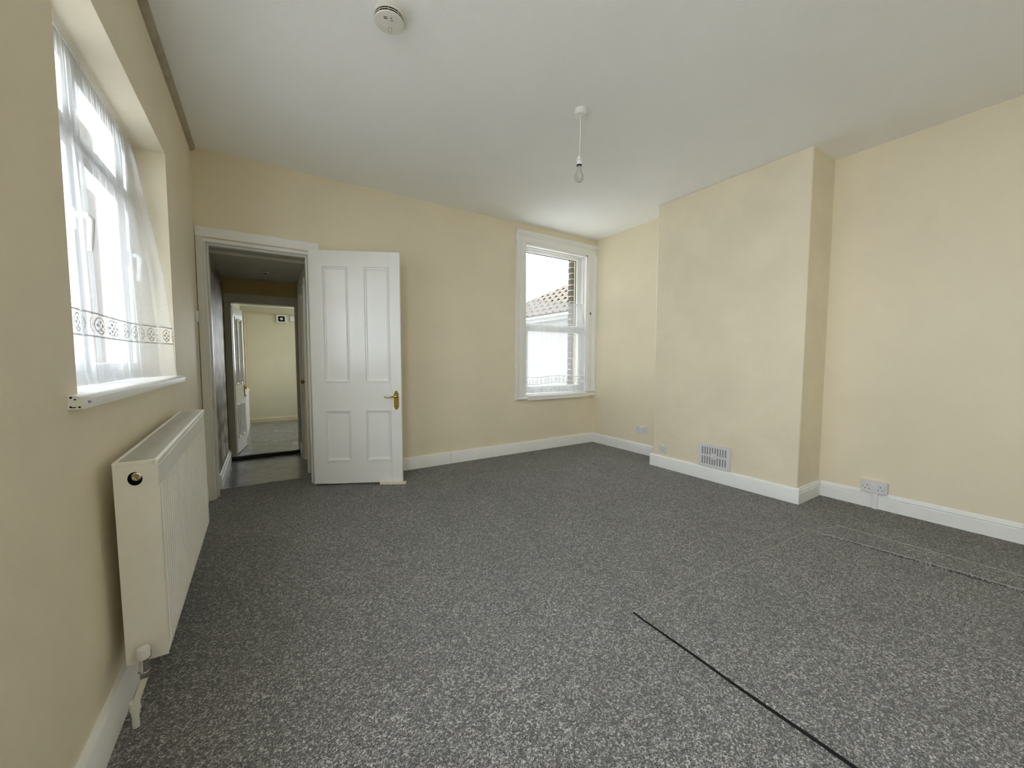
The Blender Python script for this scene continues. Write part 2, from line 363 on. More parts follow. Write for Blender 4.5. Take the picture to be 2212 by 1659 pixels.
# ceiling bead along the left wall
bm_ = MB(); prof = [(0, H), (0.030, H), (0.030, H-0.008)] + [(0.024*math.cos(a), H-0.010-0.024*math.sin(a)) for a in (0.3, 0.6, 0.9, 1.2, 1.5)] + [(0, H-0.036)]
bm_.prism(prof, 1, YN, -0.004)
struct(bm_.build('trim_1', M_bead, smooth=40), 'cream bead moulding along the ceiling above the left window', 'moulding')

# ------------------------------------------------------------------ doorway frame
t = thing('trim_2', 'white door frame and architrave around the open doorway', 'door frame', (0.4, 0, 0), kind='structure')
bx(0.003, 0.828, -0.022, 0.0, DZ+0.008, 2.072).build('architrave_head', M_gloss, t, bevel=0.004)
bx(0.004, 0.046, -0.024, 0.0, 0.0, DZ+0.008).build('architrave_leg', M_frame, t, bevel=0.004)
bx(0.752, 0.826, -0.020, 0.0, 0.0, DZ+0.008).build('architrave_leg', M_gloss, t, bevel=0.004)
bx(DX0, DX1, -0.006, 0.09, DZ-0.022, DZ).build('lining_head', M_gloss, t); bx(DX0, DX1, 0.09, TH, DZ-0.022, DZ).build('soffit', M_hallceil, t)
bx(DX0, DX0+0.022, -0.006, TH, 0, DZ-0.022).build('lining', M_frame, t)
bx(DX1-0.022, DX1, -0.006, TH, 0, DZ-0.022).build('lining', M_frame, t)
bx(DX0+0.022, DX1-0.022, 0.045, 0.085, DZ-0.034, DZ-0.022).build('stop_head', M_gloss, t, bevel=0.002)
bx(DX0+0.022, DX0+0.034, 0.045, 0.085, 0, DZ-0.034).build('stop', M_frame, t, bevel=0.002)
bx(DX1-0.034, DX1-0.022, 0.045, 0.085, 0, DZ-0.034).build('stop', M_gloss, t, bevel=0.002)
bx(DX0+0.022, DX0+0.0235, 0.008, 0.034, 0.70, 0.80).build('strike_plate', M_brass, t)

# ------------------------------------------------------------------ four-panel doors
def panel_door(root, wd, z0, z1, xs, zs, th, m, sgn=1):
    """local: x along the door, front face at y=0, back at y=th. xs = [(x0,x1)*2], zs = [(z0,z1)*2]"""
    (a0, a1), (b0, b1) = xs; (l0, l1), (u0, u1) = zs
    for q0, q1 in ((0, a0), (b1, wd)): bx(q0, q1, 0, th, z0, z1).build('stile', m, root, bevel=0.0025)
    for q0, q1 in ((z0, l0), (l1, u0), (u1, z1)): bx(a0, b1, 0.0004, th-0.0004, q0, q1).build('rail', m, root)
    for q0, q1 in ((l0, l1), (u0, u1)): bx(a1, b0, 0.0004, th-0.0004, q0, q1).build('muntin', m, root)
    for (x0, x1) in xs:
        for (p0, p1) in zs:
            pn = bx(x0, x1, th*0.3, th*0.7, p0, p1).build('panel', m, root)
            # stepped ovolo moulding on both faces: offsets inward, depth from the face
            steps = [(0.0, -0.004), (0.002, -0.006), (0.007, -0.006), (0.009, -0.001), (0.0095, 0.006), (0.0125, 0.006), (0.013, -0.001), (0.018, 0.000), (0.022, 0.004), (0.0225, 0.009), (0.027, th*0.3)]
            k = MB()
            for face in (0, 1):
                rings = []
                for o_, d in steps:
                    y = d if face == 0 else th-d
                    rings.append([(x0+o_, y, p0+o_), (x1-o_, y, p0+o_), (x1-o_, y, p1-o_), (x0+o_, y, p1-o_)])
                vs = [v for r in rings for v in r]; fs = []
                for i in range(len(rings)-1):
                    for j in range(4): fs.append((i*4+j, i*4+(j+1) % 4, (i+1)*4+(j+1) % 4, (i+1)*4+j))
                o0 = len(k.v); k.add(vs, fs)
                # close against the stile face
                y = 0.0005 if face == 0 else th-0.0005
                ring = [(x0, y, p0), (x1, y, p0), (x1, y, p1), (x0, y, p1)]
                o1 = len(k.v); k.add(ring, [])
                k.f += [(o0+j, o1+j, o1+(j+1) % 4, o0+(j+1) % 4) for j in range(4)]
            k.build('moulding', m, pn, recalc=False)
def handle_set(root, x, z, m, lever=-1, s=1.0):
    """lever handle on a shaped backplate, on the face y=0 (towards -y)"""
    def outline(hw, hh):
        pts = []
        for k in range(13):
            a = PI*k/12; pts.append((hw*0.62*math.cos(a), hh-hw*0.75+hw*0.75*math.sin(a)))
        rightn = [(hw, hh-hw*0.95), (hw*0.62, hh-hw*0.75)]
        top = [(hw, -hh+hw*0.95+0.0)] if False else []
        out = [(hw, 0), (hw, hh-hw*1.05), (hw*0.70, hh-hw*0.85)] + pts[1:-1] + [(-hw*0.70, hh-hw*0.85), (-hw, hh-hw*1.05), (-hw, 0)]
        low = [(-px, -pz) for px, pz in out[1:-1]]
        return out + low
    pl = MB().prism([(x+p, z+q-0.036*s) for p, q in outline(0.0205*s, 0.084*s)], 1, -0.007*s, 0.0).build('backplate', m, root, bevel=0.002)
    for dx, dz in ((-0.013, 0.028), (0.013, 0.028), (-0.013, -0.100), (0.013, -0.100)):
        MB().lathe([(0.0001, -0.0095*s), (0.003*s, -0.0090*s), (0.004*s, -0.0065*s)], (x+dx*s, 0, z+dz*s), 1, 10, False).build('screw', M_brass, pl)
    MB().lathe([(0.0001, -0.0090*s), (0.0035*s, -0.0085*s), (0.005*s, -0.0065*s)], (x, 0, z-0.072*s), 1, 12, False).build('keyhole_boss', M_brass, pl)
    MB().lathe([(0.0135*s, -0.006*s), (0.0135*s, -0.010*s), (0.009*s, -0.016*s), (0.009*s, -0.034*s), (0.006*s, -0.040*s), (0.0002, -0.041*s)], (x, 0, z), 1, 20, False).build('boss', m, pl, smooth=40)
    d = lever*s
    path = [(x, -0.034*s, z), (x+0.02*d, -0.037*s, z), (x+0.045*d, -0.038*s, z-0.004*s), (x+0.07*d, -0.038*s, z-0.008*s), (x+0.085*d, -0.038*s, z-0.007*s), (x+0.095*d, -0.038*s, z-0.002*s), (x+0.099*d, -0.038*s, z+0.004*s)]
    MB().tube(path, [0.0075*s, 0.007*s, 0.006*s, 0.0055*s, 0.0055*s, 0.0055*s, 0.0045*s], 12).build('lever', m, pl, smooth=50)
HX, HY, HTH, HW = 0.7371, -0.0683, 0.4586, 0.7382
d1 = thing('door_1', 'white four-panel gloss door standing open with a brass lever handle', 'door', (HX, HY, 0), kind='structure', rotz=-HTH)
panel_door(d1, HW, 0.018, 1.996, [(0.105, 0.315), (0.437, 0.648)], [(0.21, 0.656), (0.893, 1.87)], 0.04, M_door)
handle_set(d1, 0.695, 0.771, M_brass, -1, 0.98)
for hz in (0.24, 1.75):
    MB().lathe([(0.006, -0.05), (0.006, 0.05)], (-0.002, 0.046, hz), 2, 12).build('hinge', M_frame, d1, smooth=40)

# wood offcut wedging the door
t = MB()
wd_ = Vector((math.cos(HTH), -math.sin(HTH), 0)); wn = Vector((-math.sin(HTH), -math.cos(HTH), 0))
base = Vector((HX, HY, 0)) + wd_*0.545 + wn*0.003
vs = []
for s_, h0 in ((0.0, 0.020), (0.225, 0.022)):
    for q in (0.0, 0.028 if s_ else 0.016):
        for z in (0.0, h0): vs.append(base + wd_*s_ + wn*q + Vector((0, 0, z)))
t.add(vs, [(0, 1, 3, 2), (4, 6, 7, 5), (0, 4, 5, 1), (2, 3, 7, 6), (0, 2, 6, 4), (1, 5, 7, 3)])
tag(t.build('door_wedge', M_wedge, bevel=0.0015), 'chipped cream-painted wood offcut on the carpet at the door foot', 'wood offcut')

# ------------------------------------------------------------------ hallway and room beyond
HXL, HXR, HY1, HZ = 0.062, 0.745, 1.36, 1.945
struct(bx(-0.4, 1.6, 0.262, HY1, -0.05, -0.002).build('floor', M_vinyl), 'grey marbled vinyl floor of the small hallway', 'floor')
struct(bx(-0.1, HXL, TH+0.0, HY1, -0.05, 2.3).build('wall_hall_left', M_paper), 'silver leaf-patterned wallpaper on the hallway wall', 'wall')
struct(wall_slab(0, HXR, HXR+0.1, TH, HY1, -0.05, 2.3, [(0.46, 1.0, -0.05, 1.77)]).build('wall_hall_right', M_wall), 'cream hallway wall with a narrow door frame', 'wall')
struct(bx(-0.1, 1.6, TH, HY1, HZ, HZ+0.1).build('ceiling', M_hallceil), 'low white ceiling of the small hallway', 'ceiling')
skirt('baseboard_hall', 'torus', (0, HXL, 1), TH+0.004, HY1-0.016, 'moulded white skirting under the leaf wallpaper')
skirt('baseboard_hall', 'plain', (0, HXR, -1), 1.081, HY1-0.016, 'stub of skirting beside the far doorway')
t = thing('trim_3', 'narrow door frame on the hallway side wall', 'door frame', (HXR, 0.7, 0), kind='structure')
bx(HXR-0.018, HXR, 0.385, 0.455, 0, 1.785).build('architrave_leg', M_gloss, t, bevel=0.004)
bx(HXR-0.018, HXR, 1.005, 1.075, 0, 1.785).build('architrave_leg', M_frame, t, bevel=0.004)
bx(HXR-0.018, HXR, 0.385, 1.075, 1.785, 1.85).build('architrave_head', M_frame, t, bevel=0.004)
d3 = thing('door_3', 'closed flush white door in the hallway side wall', 'door', (HXR, 0.7, 0), kind='structure')
bx(HXR+0.03, HXR+0.065, 0.465, 0.995, 0.01, 1.76).build('leaf', M_frame, d3, bevel=0.002)
MB().lathe([(0.012, 0), (0.012, -0.02), (0.024, -0.03), (0.024, -0.045), (0.01, -0.055)], (HXR+0.03, 0.92, 0.85), 0, 16).build('knob', M_brass, d3, smooth=40)
# end wall with the far doorway
EX0, EX1, EZ = 0.125, 0.715, 1.69
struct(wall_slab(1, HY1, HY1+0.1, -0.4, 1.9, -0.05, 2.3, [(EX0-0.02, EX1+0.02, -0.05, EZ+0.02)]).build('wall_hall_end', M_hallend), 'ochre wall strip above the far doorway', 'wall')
t = thing('trim_4', 'white frame around the far doorway, darkened for shade', 'door frame', (0.42, HY1, 0), kind='structure')
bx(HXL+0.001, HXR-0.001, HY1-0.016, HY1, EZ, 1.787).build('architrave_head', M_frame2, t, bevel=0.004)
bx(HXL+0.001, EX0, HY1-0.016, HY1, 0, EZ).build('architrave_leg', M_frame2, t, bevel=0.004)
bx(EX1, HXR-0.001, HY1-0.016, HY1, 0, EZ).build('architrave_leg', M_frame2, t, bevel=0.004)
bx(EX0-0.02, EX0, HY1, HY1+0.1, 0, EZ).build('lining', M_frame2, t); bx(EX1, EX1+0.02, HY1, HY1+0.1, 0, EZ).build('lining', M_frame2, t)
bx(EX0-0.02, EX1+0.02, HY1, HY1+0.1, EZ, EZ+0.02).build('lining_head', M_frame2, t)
struct(bx(HXL+0.02, HXR-0.02, HY1-0.025, HY1+0.03, 0.0, 0.038).build('trim_5', M_rubber, bevel=0.006), 'black threshold strip at the far doorway', 'threshold')
# far room
FY = 3.95; FZ = 0.036; FH = 1.955
struct(bx(-0.2, 1.9, HY1+0.03, FY, -0.05, FZ).build('floor', M_vinyl), 'grey marbled vinyl floor of the far room', 'floor')
struct(wall_slab(1, FY, FY+0.2, -0.2, 1.9, -0.05, 2.3, [(0.98, 1.72, 0.85, 1.85)]).build('wall_far', M_kitch), 'pale cream far wall with the extractor fan', 'wall')
struct(bx(-0.1, 0.098, HY1+0.1, FY, -0.05, 2.3).build('wall_far_left', M_kitch), 'pale cream side wall behind the far door', 'wall')
struct(wall_slab(0, 1.8, 1.9, HY1+0.1, FY, -0.05, 2.3, [(2.6, 3.3, 0.85, 1.85)]).build('wall_far_right', M_kitch), 'side wall of the far room out of sight', 'wall')
struct(bx(-0.2, 1.9, HY1+0.1, FY+0.2, FH, FH+0.1).build('ceiling', M_ceil), 'white ceiling of the far room', 'ceiling')
m_ = MB().prism([(FY-d, z+FZ) for d, z in ((0, 0), (0.014, 0), (0.014, 0.062), (0.006, 0.07), (0, 0.07))], 0, 0.1, 1.8)
struct(m_.build('baseboard_far', M_pipey), 'low cream skirting along the far wall', 'skirting board')
# window that lights the far room
t = thing('window_3', 'plain white window of the far room, out of sight', 'window', (1.35, FY, 0.85), kind='structure')
for a_ in ((0.98, 1.72, 0.85, 0.91), (0.98, 1.72, 1.79, 1.85), (0.98, 1.04, 0.91, 1.79), (1.66, 1.72, 0.91, 1.79)):
    bx(a_[0], a_[1], FY+0.08, FY+0.13, a_[2], a_[3]).build('frame', M_upvc, t)
bx(1.04, 1.66, FY+0.10, FY+0.104, 0.91, 1.79).build('pane', M_glass, t)
t = thing('window_5', 'small white window in the side of the far room, out of sight', 'window', (1.85, 2.8, 0.85), kind='structure')
for a_ in ((2.6, 3.3, 0.85, 0.91), (2.6, 3.3, 1.79, 1.85), (2.6, 2.66, 0.91, 1.79), (3.24, 3.3, 0.91, 1.79)):
    bx(1.83, 1.88, a_[0], a_[1], a_[2], a_[3]).build('frame', M_upvc, t)
bx(1.85, 1.854, 2.66, 3.24, 0.91, 1.79).build('pane', M_glass, t)
# far door, open against the side wall
ang2 = math.radians(82)
d2 = thing('door_2', 'white four-panel door standing open in the far doorway', 'door', (0.130, HY1+0.105, 0), kind='structure', rotz=ang2)
panel_door(d2, 0.50, FZ+0.008, 1.672, [(0.075, 0.215), (0.285, 0.425)], [(0.20, 0.585), (0.80, 1.56)], 0.034, M_door)
handle_set(d2, 0.455, 0.745, M_brass, -1, 0.9)
# low white unit behind it
t = thing('base_unit', 'low white unit standing behind the far door', 'cabinet', (0.15, 3.0, FZ))
bx(0.10, 0.185, 2.45, 3.62, FZ, 0.60).build('body', M_gloss, t, bevel=0.004); bx(0.10, 0.195, 2.42, 3.65, 0.60, 0.625).build('top', M_gloss, t, bevel=0.004)
# pipes on far wall
t = thing('heating_pipe', 'cream painted pipe running round the top and side of the far wall', 'pipe', (0.16, FY, FZ))
R_ = 0.011
MB().tube([(0.150, FY-0.02, 0.16), (0.150, FY-0.02, 1.846), (0.153, FY-0.02, 1.858), (0.165, FY-0.02, 1.862), (1.6, FY-0.02, 1.872)], R_, 10).build('pipe', M_pipey, t, smooth=50)
for x_, z_ in ((0.40, 1.864), (0.9, 1.867)): bx(x_-0.006, x_+0.006, FY-0.034, FY-0.001, z_-0.016, z_+0.016).build('clip', M_pipey, t)
for z_ in (1.60, 1.05): bx(0.134, 0.166, FY-0.034, FY-0.001, z_-0.006, z_+0.006).build('clip', M_pipey, t)
# extractor fan
t = thing('extractor_fan', 'square white extractor fan with a dark round grille on the far wall', 'fan', (0.672, FY, 1.70))
fx, fz = 0.672, 1.772
bx(fx-0.076, fx+0.076, FY-0.035, FY, fz-0.070, fz+0.070).build('casing', M_plast, t, bevel=0.006)
MB().lathe([(0.046, -0.036), (0.046, -0.042), (0.040, -0.042), (0.040, -0.0355)], (fx, FY, fz), 1, 28, False).build('grille_ring', M_dark, t, smooth=40)
bx(fx-0.047, fx+0.047, FY-0.0365, FY-0.034, fz-0.043, fz+0.043).build('grille', M_dark, t)
MB().lathe([(0.0001, -0.047), (0.020, -0.046), (0.023, -0.042), (0.023, -0.036)], (fx, FY, fz), 1, 20, False).build('hub', M_grey_plast, t, smooth=40)
bx(fx+0.035, fx+0.055, FY-0.0365, FY-0.034, fz-0.062, fz-0.056).build('badge', M_dark, t)
tag(bx(0.800, 0.90, FY-0.03, FY, 1.735, 1.825).build('junction_box', M_plast, bevel=0.004), 'small white junction box beside the extractor fan', 'electrical box')
# hallway ceiling spot
t = thing('ceiling_spotlight', 'small recessed spotlight in the hallway ceiling', 'light', (0.44, 0.85, HZ))
MB().lathe([(0.042, 0), (0.042, -0.004), (0.034, -0.007), (0.030, -0.003)], (0.44, 0.87, HZ), 2, 24, False).build('bezel', M_chrome, t, smooth=40)
MB().lathe([(0.030, -0.003), (0.0001, -0.002)], (0.44, 0.87, HZ), 2, 24, False).build('lens', M_dark, t)

# ------------------------------------------------------------------ sockets and switch
def socket(label, wall, a, z, gang=2, m=M_plast, depth=0.010, patt=0.0, group=None):
    """wall=(axis, base, sgn): plate centre a along the wall, z; pattress depth"""
    ax, base, sg = wall
    t = thing('wall_socket', label, 'socket', (base, a, z-0.043) if ax == 0 else (a, base, z-0.043), group)
    hw = 0.073 if gang == 2 else 0.043
    def B(a0, a1, d0, d1, z0, z1):
        d0, d1 = sorted((base+sg*d0, base+sg*d1))
        return bx(d0, d1, a+a0, a+a1, z+z0, z+z1) if ax == 0 else bx(a+a0, a+a1, d0, d1, z+z0, z+z1)
    if patt: B(-hw+0.001, hw-0.001, 0, patt, -0.042, 0.042).build('pattress', m, t, bevel=0.003)
    B(-hw, hw, patt, patt+depth, -0.043, 0.043).build('faceplate', m, t, bevel=0.003)
    f = patt+depth
    cs = (-0.036, 0.036) if gang == 2 else (0.0,)
    for c in cs:
        for da, dz, hw_, hh_ in ((0, 0.008, 0.0022, 0.0042), (-0.0115, -0.014, 0.0036, 0.0022), (0.0115, -0.014, 0.0036, 0.0022)):
            B(c+da-hw_, c+da+hw_, f-0.0006, f+0.0005, dz-hh_, dz+hh_).build('pin_hole', M_dark, t)
    for c in ((-0.008, 0.008) if gang == 2 else (0.0,)):
        sz = 0.026 if gang == 1 else 0.020
        B(c-0.0055, c+0.0055, f-0.001, f+0.004, sz-0.011, sz+0.011).build('switch', M_plast, t, bevel=0.0015)
    for c in ((-0.060, 0.060) if gang == 2 else (-0.030, 0.030)):
        B(c-0.003, c+0.003, f-0.0006, f+0.0004, -0.003 if gang == 2 else -0.0005, 0.002 if gang == 2 else 0.004).build('screw', M_slot, t)
    return t
socket('white double wall socket in the alcove beside the sash window', (0, W1, -1), -0.792, 0.281, 2, M_grey_plast)
socket('small white single socket on the chimney breast', (0, CH, -1), -1.30, 0.194, 1, M_grey_plast)
socket('white surface-mounted double socket above the trunking', (0, W2, -1), -2.82, 0.160, 2, M_grey_plast, 0.010, 0.032)
tag(bx(W2-0.036, W2-SK, -2.842, -2.812, 0.0, 0.1165).build('cable_trunking', M_plast, bevel=0.002), 'short white cable trunking from socket down to carpet', 'trunking')
t = thing('wall_socket', 'double socket seen edge-on at the foot of the leaf wallpaper', 'socket', (HXL, 0.55, 0.18))
bx(HXL, HXL+0.010, 0.50, 0.60, 0.20, 0.335).build('faceplate', M_wedge, t, bevel=0.002); bx(HXL+0.010, HXL+0.022, 0.555, 0.60, 0.21, 0.325).build('switch', M_plast, t, bevel=0.002)
t = thing('light_switch', 'light switch seen edge-on beside the door frame', 'switch', (0.0, -0.09, 1.355))
bx(0.0, 0.010, -0.135, -0.049, 1.355, 1.441).build('faceplate', M_plast, t, bevel=0.002)
MB().prism([(0.010, 1.380), (0.019, 1.383), (0.012, 1.412), (0.010, 1.414)], 1, -0.100, -0.084).build('rocker', M_plast, t)

# ------------------------------------------------------------------ vent on the chimney breast
t = thing('air_vent', 'white slotted plastic air vent low on the chimney breast', 'vent', (CH, -1.826, 0.120))
vy0, vy1, vz0, vz1 = -1.975, -1.68, 0.123, 0.327
bx(CH-0.004, CH, vy0+0.01, vy1-0.01, vz0+0.01, vz1-0.01).build('backing', M_slot, t)
slots = []
pw = (vy1-vy0-0.062)/10
zm = (vz0+vz1)/2
for k in range(10):
    a = vy0+0.031+k*pw
    short = k in (4, 5)
    slots.append((a+pw*0.26, a+pw*0.74, vz0+0.024, zm-(0.026 if short else 0.009)))
    slots.append((a+pw*0.26, a+pw*0.74, zm+(0.026 if short else 0.009), vz1-0.024))
wall_slab(0, CH-0.012, CH-0.004, vy0, vy1, vz0, vz1, slots).build('louvre_plate', M_grey_plast, t)
MB().lathe([(0.007, 0), (0.007, -0.008), (0.004, -0.011), (0.0001, -0.0115)], (CH-0.012, (vy0+vy1)/2, zm), 0, 16, False).build('knob', M_plast, t, smooth=40)

# ------------------------------------------------------------------ smoke alarm
sx, sy = 0.925, -1.888
t = thing('smoke_alarm', 'round white smoke alarm with black side vents on the ceiling', 'smoke alarm', (sx, sy, H))
MB().lathe([(0.0600, 0), (0.0600, -0.010), (0.0585, -0.012)], (sx, sy, H), 2, 56).build('base', M_aged, t, smooth=40)
MB().lathe([(0.0640, -0.0115), (0.0650, -0.014), (0.0650, -0.027), (0.0640, -0.029)], (sx, sy, H), 2, 56).build('body', M_aged, t, smooth=40)
MB().lathe([(0.0622, -0.028), (0.0622, -0.0465)], (sx, sy, H), 2, 56).build('vent_shade_band', M_dark, t, smooth=40)  # near-flush black band paints the shade inside the vents
MB().lathe([(0.0570, -0.0355), (0.0640, -0.0355), (0.0640, -0.0380), (0.0570, -0.0380)], (sx, sy, H), 2, 56, False).build('vent_ring', M_aged, t, smooth=40)
for k in range(9):
    a = 2*PI*k/9+0.2; p0 = Vector((math.cos(a), math.sin(a), 0)); q0 = Vector((-math.sin(a), math.cos(a), 0))
    mb = MB(); c0 = Vector((sx, sy, H))
    vs = [c0+p0*r+q0*w_+Vector((0, 0, z)) for z in (-0.0290, -0.0455) for r in (0.056, 0.0636) for w_ in (-0.0008, 0.0008)]
    mb.add(vs, [(0, 1, 3, 2), (4, 6, 7, 5), (0, 4, 5, 1), (2, 3, 7, 6), (0, 2, 6, 4), (1, 5, 7, 3)]).build('rib', M_aged, t)
cv = MB().lathe([(0.0640, -0.0445), (0.0640, -0.0460), (0.0610, -0.0490), (0.0550, -0.0500), (0.0001, -0.0505)], (sx, sy, H), 2, 56).build('cover', M_aged, t, smooth=30)
def ceil_rect(cx, cz, w_, h_, rot, mname, name, parent, zz=-0.0508, dz=0.0008):
    """flat block on the alarm face; cx,cz along face axes rotated by rot"""
    e1 = Vector((math.cos(rot), math.sin(rot), 0)); e2 = Vector((-math.sin(rot), math.cos(rot), 0))
    c0 = Vector((sx, sy, H+zz)) + e1*cx + e2*cz
    vs = [c0+e1*a*w_/2+e2*b*h_/2+Vector((0, 0, z)) for z in (0, dz) for a in (-1, 1) for b in (-1, 1)]
    return MB().add(vs, [(0, 1, 3, 2), (4, 6, 7, 5), (0, 4, 5, 1), (2, 3, 7, 6), (0, 2, 6, 4), (1, 5, 7, 3)]).build(name, mname, parent)
RT = PI-0.35
for k in range(2): ceil_rect(0.014, 0.032-k*0.008, 0.016, 0.003, RT, M_dark, 'slot', cv)
for k in range(4): ceil_rect(0.011, 0.016-k*0.007, 0.014, 0.0015, RT, M_grey_plast, 'slot_rib', cv)
ceil_rect(-0.010, 0.030, 0.009, 0.003, RT, M_dark, 'slot', cv); ceil_rect(-0.012, 0.018, 0.009, 0.003, RT, M_dark, 'slot', cv)
e1 = Vector((math.cos(RT), math.sin(RT), 0)); e2 = Vector((-math.sin(RT), math.cos(RT), 0))
def loop_tube(cx, cz, hw, hh, n=20, r=0.0008):
    pts = []
    for k in range(n+1):
        a = 2*PI*k/n; pts.append(Vector((sx, sy, H-0.0506)) + e1*(cx+hw*math.copysign(abs(math.cos(a))**0.6, math.cos(a))) + e2*(cz+hh*math.copysign(abs(math.sin(a))**0.8, math.sin(a))))
    return MB().tube(pts, r, 6)
loop_tube(0.0, -0.036, 0.0075, 0.017).build('test_button', M_slot, cv); loop_tube(-0.002, -0.010, 0.008, 0.008).build('logo_ring', M_grey_plast, cv)
MB().lathe([(0.0035, 0), (0.0035, -0.002), (0.0001, -0.0028)], (sx+e1.x*0.003-e2.x*0.050, sy+e1.y*0.003-e2.y*0.050, H-0.0500), 2, 12, False).build('indicator', M_plast, cv)

# ------------------------------------------------------------------ pendant lamp
px, py = 2.106, -1.85
t = thing('pendant_lamp', 'bare pearl light bulb hanging on a white cord from the ceiling rose', 'pendant light', (px, py, H))
MB().lathe([(0.0380, 0), (0.0380, -0.006), (0.0372, -0.007)], (px, py, H), 2, 40).build('rose_base', M_plast, t, smooth=40)
MB().lathe([(0.0405, -0.008), (0.0410, -0.010), (0.0395, -0.030), (0.0370, -0.036), (0.0100, -0.040), (0.0060, -0.044), (0.0001, -0.044)], (px, py, H), 2, 40).build('ceiling_rose', M_plast, t, smooth=40)
MB().tube([(px, py, H-0.042), (px+0.001, py, H-0.14), (px-0.001, py, H-0.23), (px-0.004, py, H-0.285)], 0.0031, 10).build('cord', M_plast, t, smooth=60)
hx_, hz_ = px-0.005, H-0.280
MB().lathe([(0.0035, 0), (0.009, -0.002), (0.0125, -0.008), (0.0140, -0.018), (0.0142, -0.0235)], (hx_, py, hz_), 2, 28).build('lamp_holder', M_plast, t, smooth=40)
MB().lathe([(0.0135, -0.0232), (0.0135, -0.0262)], (hx_, py, hz_), 2, 28).build('holder_gap', M_dark, t)
MB().lathe([(0.0160, -0.026), (0.0160, -0.050), (0.0155, -0.053)], (hx_, py, hz_), 2, 28).build('holder_skirt', M_plast, t, smooth=40)
MB().lathe([(0.0160, -0.053), (0.0165, -0.055), (0.0160, -0.058), (0.012, -0.058)], (hx_, py, hz_), 2, 28).build('holder_ring', M_rubber, t, smooth=40)
MB().lathe([(0.0110, -0.056), (0.0110, -0.068), (0.0115, -0.070)], (hx_, py, hz_), 2, 24).build('bulb_cap', M_chrome, t, smooth=40)
bprof = [(0.0115, -0.069), (0.0130, -0.076), (0.0145, -0.086), (0.0185, -0.097), (0.0240, -0.107), (0.0280, -0.118), (0.0290, -0.127), (0.0280, -0.137), (0.0240, -0.147), (0.0170, -0.1545), (0.0090, -0.158), (0.0001, -0.159)]
MB().lathe(bprof, (hx_, py, hz_), 2, 32, False).build('bulb', M_bulb, t, smooth=60)

# ------------------------------------------------------------------ carpet offcut lying by the right wall
def offcut(x0, x1, ya, yb, th, bumps, label, seed, skew=0.0, skewr=0.0, lift=0.002, dark_edge=True, crest_light_sides=False):
    rnd = random.Random(seed); nx, ny = 60, 80; m = MB()
    ph = [rnd.uniform(0, 6) for _ in range(6)]
    top = []; bot = []
    for j in range(ny+1):
        for i in range(nx+1):
            u = i/nx; v = j/ny; y = ya+(yb-ya)*v
            xa = x0 + skew*v + 0.004*math.sin(9*v+ph[3]) + 0.0015*math.sin(31*v+ph[4]); x = xa+(x1+skewr*v-xa)*u
            yy = y + (0.004*math.sin(7*u+ph[5]) - 0.07*u)*(1-v)
            z = th + 0.0022*math.sin(3.1*x+ph[0])*math.sin(2.3*yy+ph[1]) + 0.0012*math.sin(7*x+2*yy+ph[2])
            for bx0, bh, bw in bumps: z += bh*math.exp(-((x-bx0-0.05*(ya-yy))/bw)**2)
            z += lift*min(1, v*2.5)*math.exp(-((x-xa)/0.05)**2)*(1+0.3*math.sin(13*v+ph[1]))
            top.append((x, yy, max(z, 0.003))); bot.append((x, yy, 0.0004))
    n = (nx+1)*(ny+1); fs = []
    for j in range(ny):
        for i in range(nx):
            a = j*(nx+1)+i; fs.append((a, a+1, a+nx+2, a+nx+1)); fs.append((n+a, n+a+nx+1, n+a+nx+2, n+a+1))
    def side(a, b): fs.append((a, n+a, n+b, b))
    for i in range(nx): side(i, i+1); side(ny*(nx+1)+i+1, ny*(nx+1)+i)
    for j in range(ny): side((j+1)*(nx+1), j*(nx+1)); side(j*(nx+1)+nx, (j+1)*(nx+1)+nx)
    m.add(top+bot, fs)
    o = tag(m.build('carpet_offcut', M_carpet, smooth=45), label, 'carpet')
    # black strip painting the shadow at the cut edge, pale frayed threads along the end
    k = MB()
    for j in range(ny if dark_edge else 0):
        a, b = top[j*(nx+1)], top[(j+1)*(nx+1)]
        q = len(k.v)
        k.v += [(a[0]-0.0006, a[1], 0.0004), (a[0]-0.0004, a[1], a[2]-0.0012), (a[0]-0.002, a[1], 0.0004), (b[0]-0.0006, b[1], 0.0004), (b[0]-0.0004, b[1], b[2]-0.0012), (b[0]-0.002, b[1], 0.0004)]
        k.f += [(q+2, q+1, q+4, q+5)]
    if dark_edge: k.build('edge_shadow', M_rubber, o, recalc=False)
    seq = [top[i] for i in range(nx+1)]
    if crest_light_sides: seq = [top[j*(nx+1)] for j in range(ny, 0, -1)] + seq + [top[j*(nx+1)+nx] for j in range(1, ny+1)]  # on the sides the pale tube paints light caught by the ridge
    MB().tube([(p[0]+rnd.uniform(-.0012, .0012), p[1]+rnd.uniform(-.0012, .0012), p[2]+0.0004) for p in seq], 0.0017, 6).build('fray_and_crest_light', M_fray_light, o)
    return o
offcut(1.712, 3.288, -2.662, -4.70, 0.009, [(2.55, 0.003, 0.12), (2.95, 0.003, 0.15)], 'large loose grey carpet piece with a shadow strip at its lifted edge on the floor', 3, skew=-0.055, skewr=0.15)
offcut(3.302, 3.532, -2.735, -4.70, 0.012, [(3.50, 0.003, 0.04)], 'narrow grey carpet strip beside the large loose carpet piece', 5, skew=0.15, skewr=0.08, lift=0.003, dark_edge=False, crest_light_sides=True)

